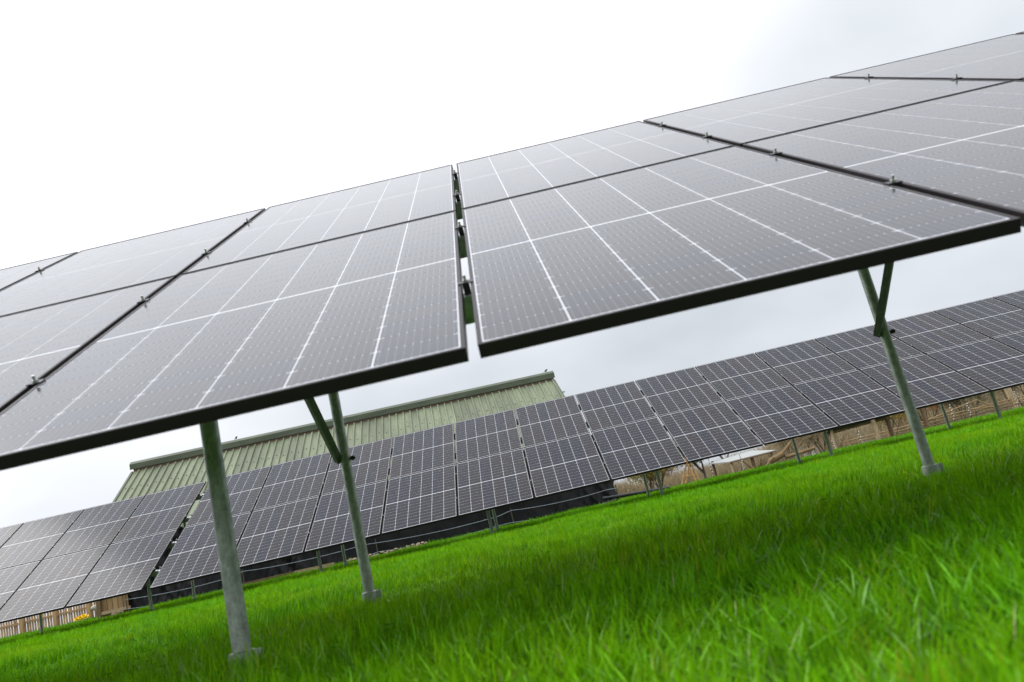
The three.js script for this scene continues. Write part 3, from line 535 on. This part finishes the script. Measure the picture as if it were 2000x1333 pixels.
// ---------------------------------------------------------------- grass
{
  const barnInv = barnM.clone().invert();
  const inBarn = (x, z) => { const v = V(x, barnO.y, z).applyMatrix4(barnInv); return v.x > BL + 0.1 && v.x < BR + 0.35 && v.z < HALF + 0.15 && v.z > -HALF - 1; };
  function tuft(seed, blades, h, w, spread, segs) {
    const r = rng(seed), pos = [], nor = [], uv = [], idx = [];
    for (let b = 0; b < blades; b++) {
      const a = r() * 6.283, rr = Math.sqrt(r()) * spread, bx = Math.cos(a) * rr, bz = Math.sin(a) * rr;
      const hd = r() * 6.283, dx = Math.cos(hd), dz = Math.sin(hd), H = h * (0.55 + 0.6 * r()), lean = 0.08 + 0.32 * r(), bend = (r() < 0.18 ? 0.75 : 0.32) * r(), ww = w * (0.65 + 0.6 * r());
      const tw = hd + Math.PI / 2 + (r() - 0.5) * 1.4, sx = Math.cos(tw), sz = Math.sin(tw), o = pos.length / 3;
      for (let s = 0; s <= segs; s++) {
        const t = s / segs, off = H * (lean * t + bend * t * t), y = H * t * (1 - 0.35 * bend * t), wd = ww * (1 - Math.pow(t, 2.2)) * 0.5 + 0.0003;
        const px = bx + dx * off, pz = bz + dz * off;
        if (s === segs) { pos.push(px, y, pz); nor.push(-dx * 0.3, 0.9, -dz * 0.3); uv.push(0.5, 1); }
        else { pos.push(px - sx * wd, y, pz - sz * wd, px + sx * wd, y, pz + sz * wd); for (let k = 0; k < 2; k++) { nor.push(0, 1, 0); uv.push(k, t); } }
      }
      for (let s = 0; s < segs - 1; s++) { const i = o + s * 2; idx.push(i, i + 1, i + 2, i + 1, i + 3, i + 2); }
      const i = o + (segs - 1) * 2; idx.push(i, i + 1, i + 2);
    }
    const g = new THREE.BufferGeometry(); g.setAttribute('position', new THREE.Float32BufferAttribute(pos, 3)); g.setAttribute('uv', new THREE.Float32BufferAttribute(uv, 2)); g.setIndex(idx); g.computeVertexNormals(); return g;
  }
  const leafA = phys({ color: lin(0.155, 0.40, 0.003), roughness: 1, specularIntensity: 0.08, ior: 1.15, transmission: 0.5, thickness: 0, side: THREE.DoubleSide });
  const leafB = phys({ color: lin(0.14, 0.375, 0.003), roughness: 0.36, specularIntensity: 0.28, side: THREE.DoubleSide });
  const leafC = phys({ color: lin(0.18, 0.40, 0.03), roughness: 0.32, specularIntensity: 0.7, side: THREE.DoubleSide });
  const leafA2 = phys({ color: lin(0.20, 0.43, 0.006), roughness: 1, specularIntensity: 0.08, ior: 1.15, transmission: 0.5, thickness: 0, side: THREE.DoubleSide });
  const leafA3 = phys({ color: lin(0.10, 0.30, 0.008), roughness: 1, specularIntensity: 0.1, ior: 1.15, transmission: 0.45, thickness: 0, side: THREE.DoubleSide });
  const straw = std({ color: lin(0.42, 0.31, 0.16), roughness: 0.9, side: THREE.DoubleSide });
  const clover = () => { const list = [rod(V(0, 0, 0), V(0.012, 0.088, 0), 0.0012, 0.001, 5)]; for (let k = 0; k < 3; k++) { const g = new THREE.CircleGeometry(0.0085, 9); g.scale(1, 0.85, 1); g.translate(0.0085, 0, 0); g.rotateX(-1.2); g.rotateY(k * 2.094); g.translate(0.012, 0.088, 0); list.push(g); } return merge(list); };
  const FEET = [[-0.8467, -0.765], [-0.8467, -2.4326], [1.906, -2.4326]];
  const root = new THREE.Group(); root.name = 'grass'; root.userData = { kind: 'stuff', label: 'lush bright green spring grass covering the whole field' }; scene.add(root);
  const r = rng(9001), m4 = new THREE.Matrix4(), q = new THREE.Quaternion(), e = new THREE.Euler();
  function sow(name, geos, zNear, zFar, perM2, hScale, margin) {
    const lists = geos.map(() => []), tot = geos.reduce((t, g) => t + (g[2] ?? 1), 0);
    const pick = () => { let t = r() * tot; for (let k = 0; k < geos.length; k++) if ((t -= geos[k][2] ?? 1) < 0) return k; return 0; };
    const area = (zNear - zFar) * 1;
    const fx = 0.75; // half-width per metre of distance, wide enough for the tilted frame
    const N = 200; let count = 0;
    for (let i = 0; i < N; i++) {
      const za = zNear + (zFar - zNear) * i / N, zb = zNear + (zFar - zNear) * (i + 1) / N, dist = Math.max(0, 1.617 - (za + zb) / 2), x0 = -fx * dist - margin, x1 = fx * dist + margin;
      const n = (x1 - x0) * (za - zb) * perM2; let m = Math.floor(n) + (r() < n % 1 ? 1 : 0);
      while (m-- > 0) {
        const x = x0 + r() * (x1 - x0), z = za + r() * (zb - za); if (inBarn(x, z) || FEET.some(([fx2, fz]) => (x - fx2) ** 2 + (z - fz) ** 2 < 0.0045)) continue;
        const patch = 0.82 + 0.5 * noise.noise(x * 0.9, z * 0.9, 1.1) + 0.3 * noise.noise(x * 3.1, z * 3.1, 6.1);
        const s = hScale * Math.max(0.45, patch) * (0.8 + 0.4 * r()), ws = 0.85 + 0.3 * r();
        e.set((r() - 0.5) * 0.18, r() * 6.283, (r() - 0.5) * 0.18); q.setFromEuler(e);
        m4.compose(V(x, ground(x, z) - 0.004, z), q, V(ws, s, ws));
        const c = noise.noise(x * 0.6, z * 0.6, 4.4) + 0.5 * noise.noise(x * 2.2, z * 2.2, 9.4), v = 0.66 + 0.68 * r(), yl = r() < 0.02 ? 1 : 0;
        lists[pick()].push([m4.clone(), lin(v * (1 + 0.26 * c + 0.9 * yl), v * (1 + 0.06 * c), v * (1 - 0.15 * c + 3 * yl))]);
      }
    }
    lists.forEach((l, k) => {
      const im = new THREE.InstancedMesh(geos[k][0], geos[k][1], l.length); im.name = name; im.userData.kind = 'stuff'; im.castShadow = im.receiveShadow = true;
      l.forEach(([m, c], i) => { im.setMatrixAt(i, m); im.setColorAt(i, c); }); root.add(im); count += l.length;
    });
    return count;
  }
  let n = 0;
  n += sow('near_grass', [[tuft(1, 8, 0.098, 0.0034, 0.042, 4), leafA], [tuft(2, 8, 0.112, 0.0030, 0.046, 4), leafA2], [tuft(3, 7, 0.10, 0.0036, 0.042, 4), leafB], [tuft(4, 8, 0.122, 0.0030, 0.046, 4), leafA], [tuft(17, 8, 0.09, 0.0034, 0.046, 4), leafA3], [tuft(18, 7, 0.11, 0.0032, 0.046, 4), leafA2],
    [tuft(14, 3, 0.12, 0.0042, 0.06, 5), leafC, 0.4], [tuft(16, 2, 0.135, 0.0034, 0.07, 5), leafC, 0.5], [tuft(19, 1, 0.105, 0.0019, 0.03, 4), straw, 0.07], [clover(), leafA3, 0.05]], 1.25, -2.2, 1500, 1.0, 0.5);
  n += sow('middle_grass', [[tuft(5, 10, 0.098, 0.0040, 0.06, 3), leafA], [tuft(6, 10, 0.11, 0.0036, 0.06, 3), leafA2], [tuft(7, 9, 0.103, 0.0040, 0.06, 3), leafB], [tuft(20, 10, 0.10, 0.0038, 0.06, 3), leafA3, 0.7], [tuft(15, 3, 0.118, 0.0042, 0.07, 4), leafC, 0.3], [tuft(21, 1, 0.105, 0.0022, 0.03, 3), straw, 0.04]], -2.2, -7, 600, 1.0, 0.6);
  n += sow('far_grass', [[tuft(8, 16, 0.10, 0.0065, 0.10, 2), leafA], [tuft(9, 16, 0.11, 0.0065, 0.10, 2), leafA], [tuft(10, 16, 0.105, 0.0065, 0.10, 2), leafB]], -7, -15, 130, 1.0, 0.8);
  n += sow('distant_grass', [[tuft(11, 18, 0.10, 0.010, 0.15, 2), leafA], [tuft(12, 18, 0.11, 0.010, 0.15, 2), leafB]], -15, -24, 60, 1.0, 1);
  console.log('tufts', n);
}
renderer.render(scene, camera);
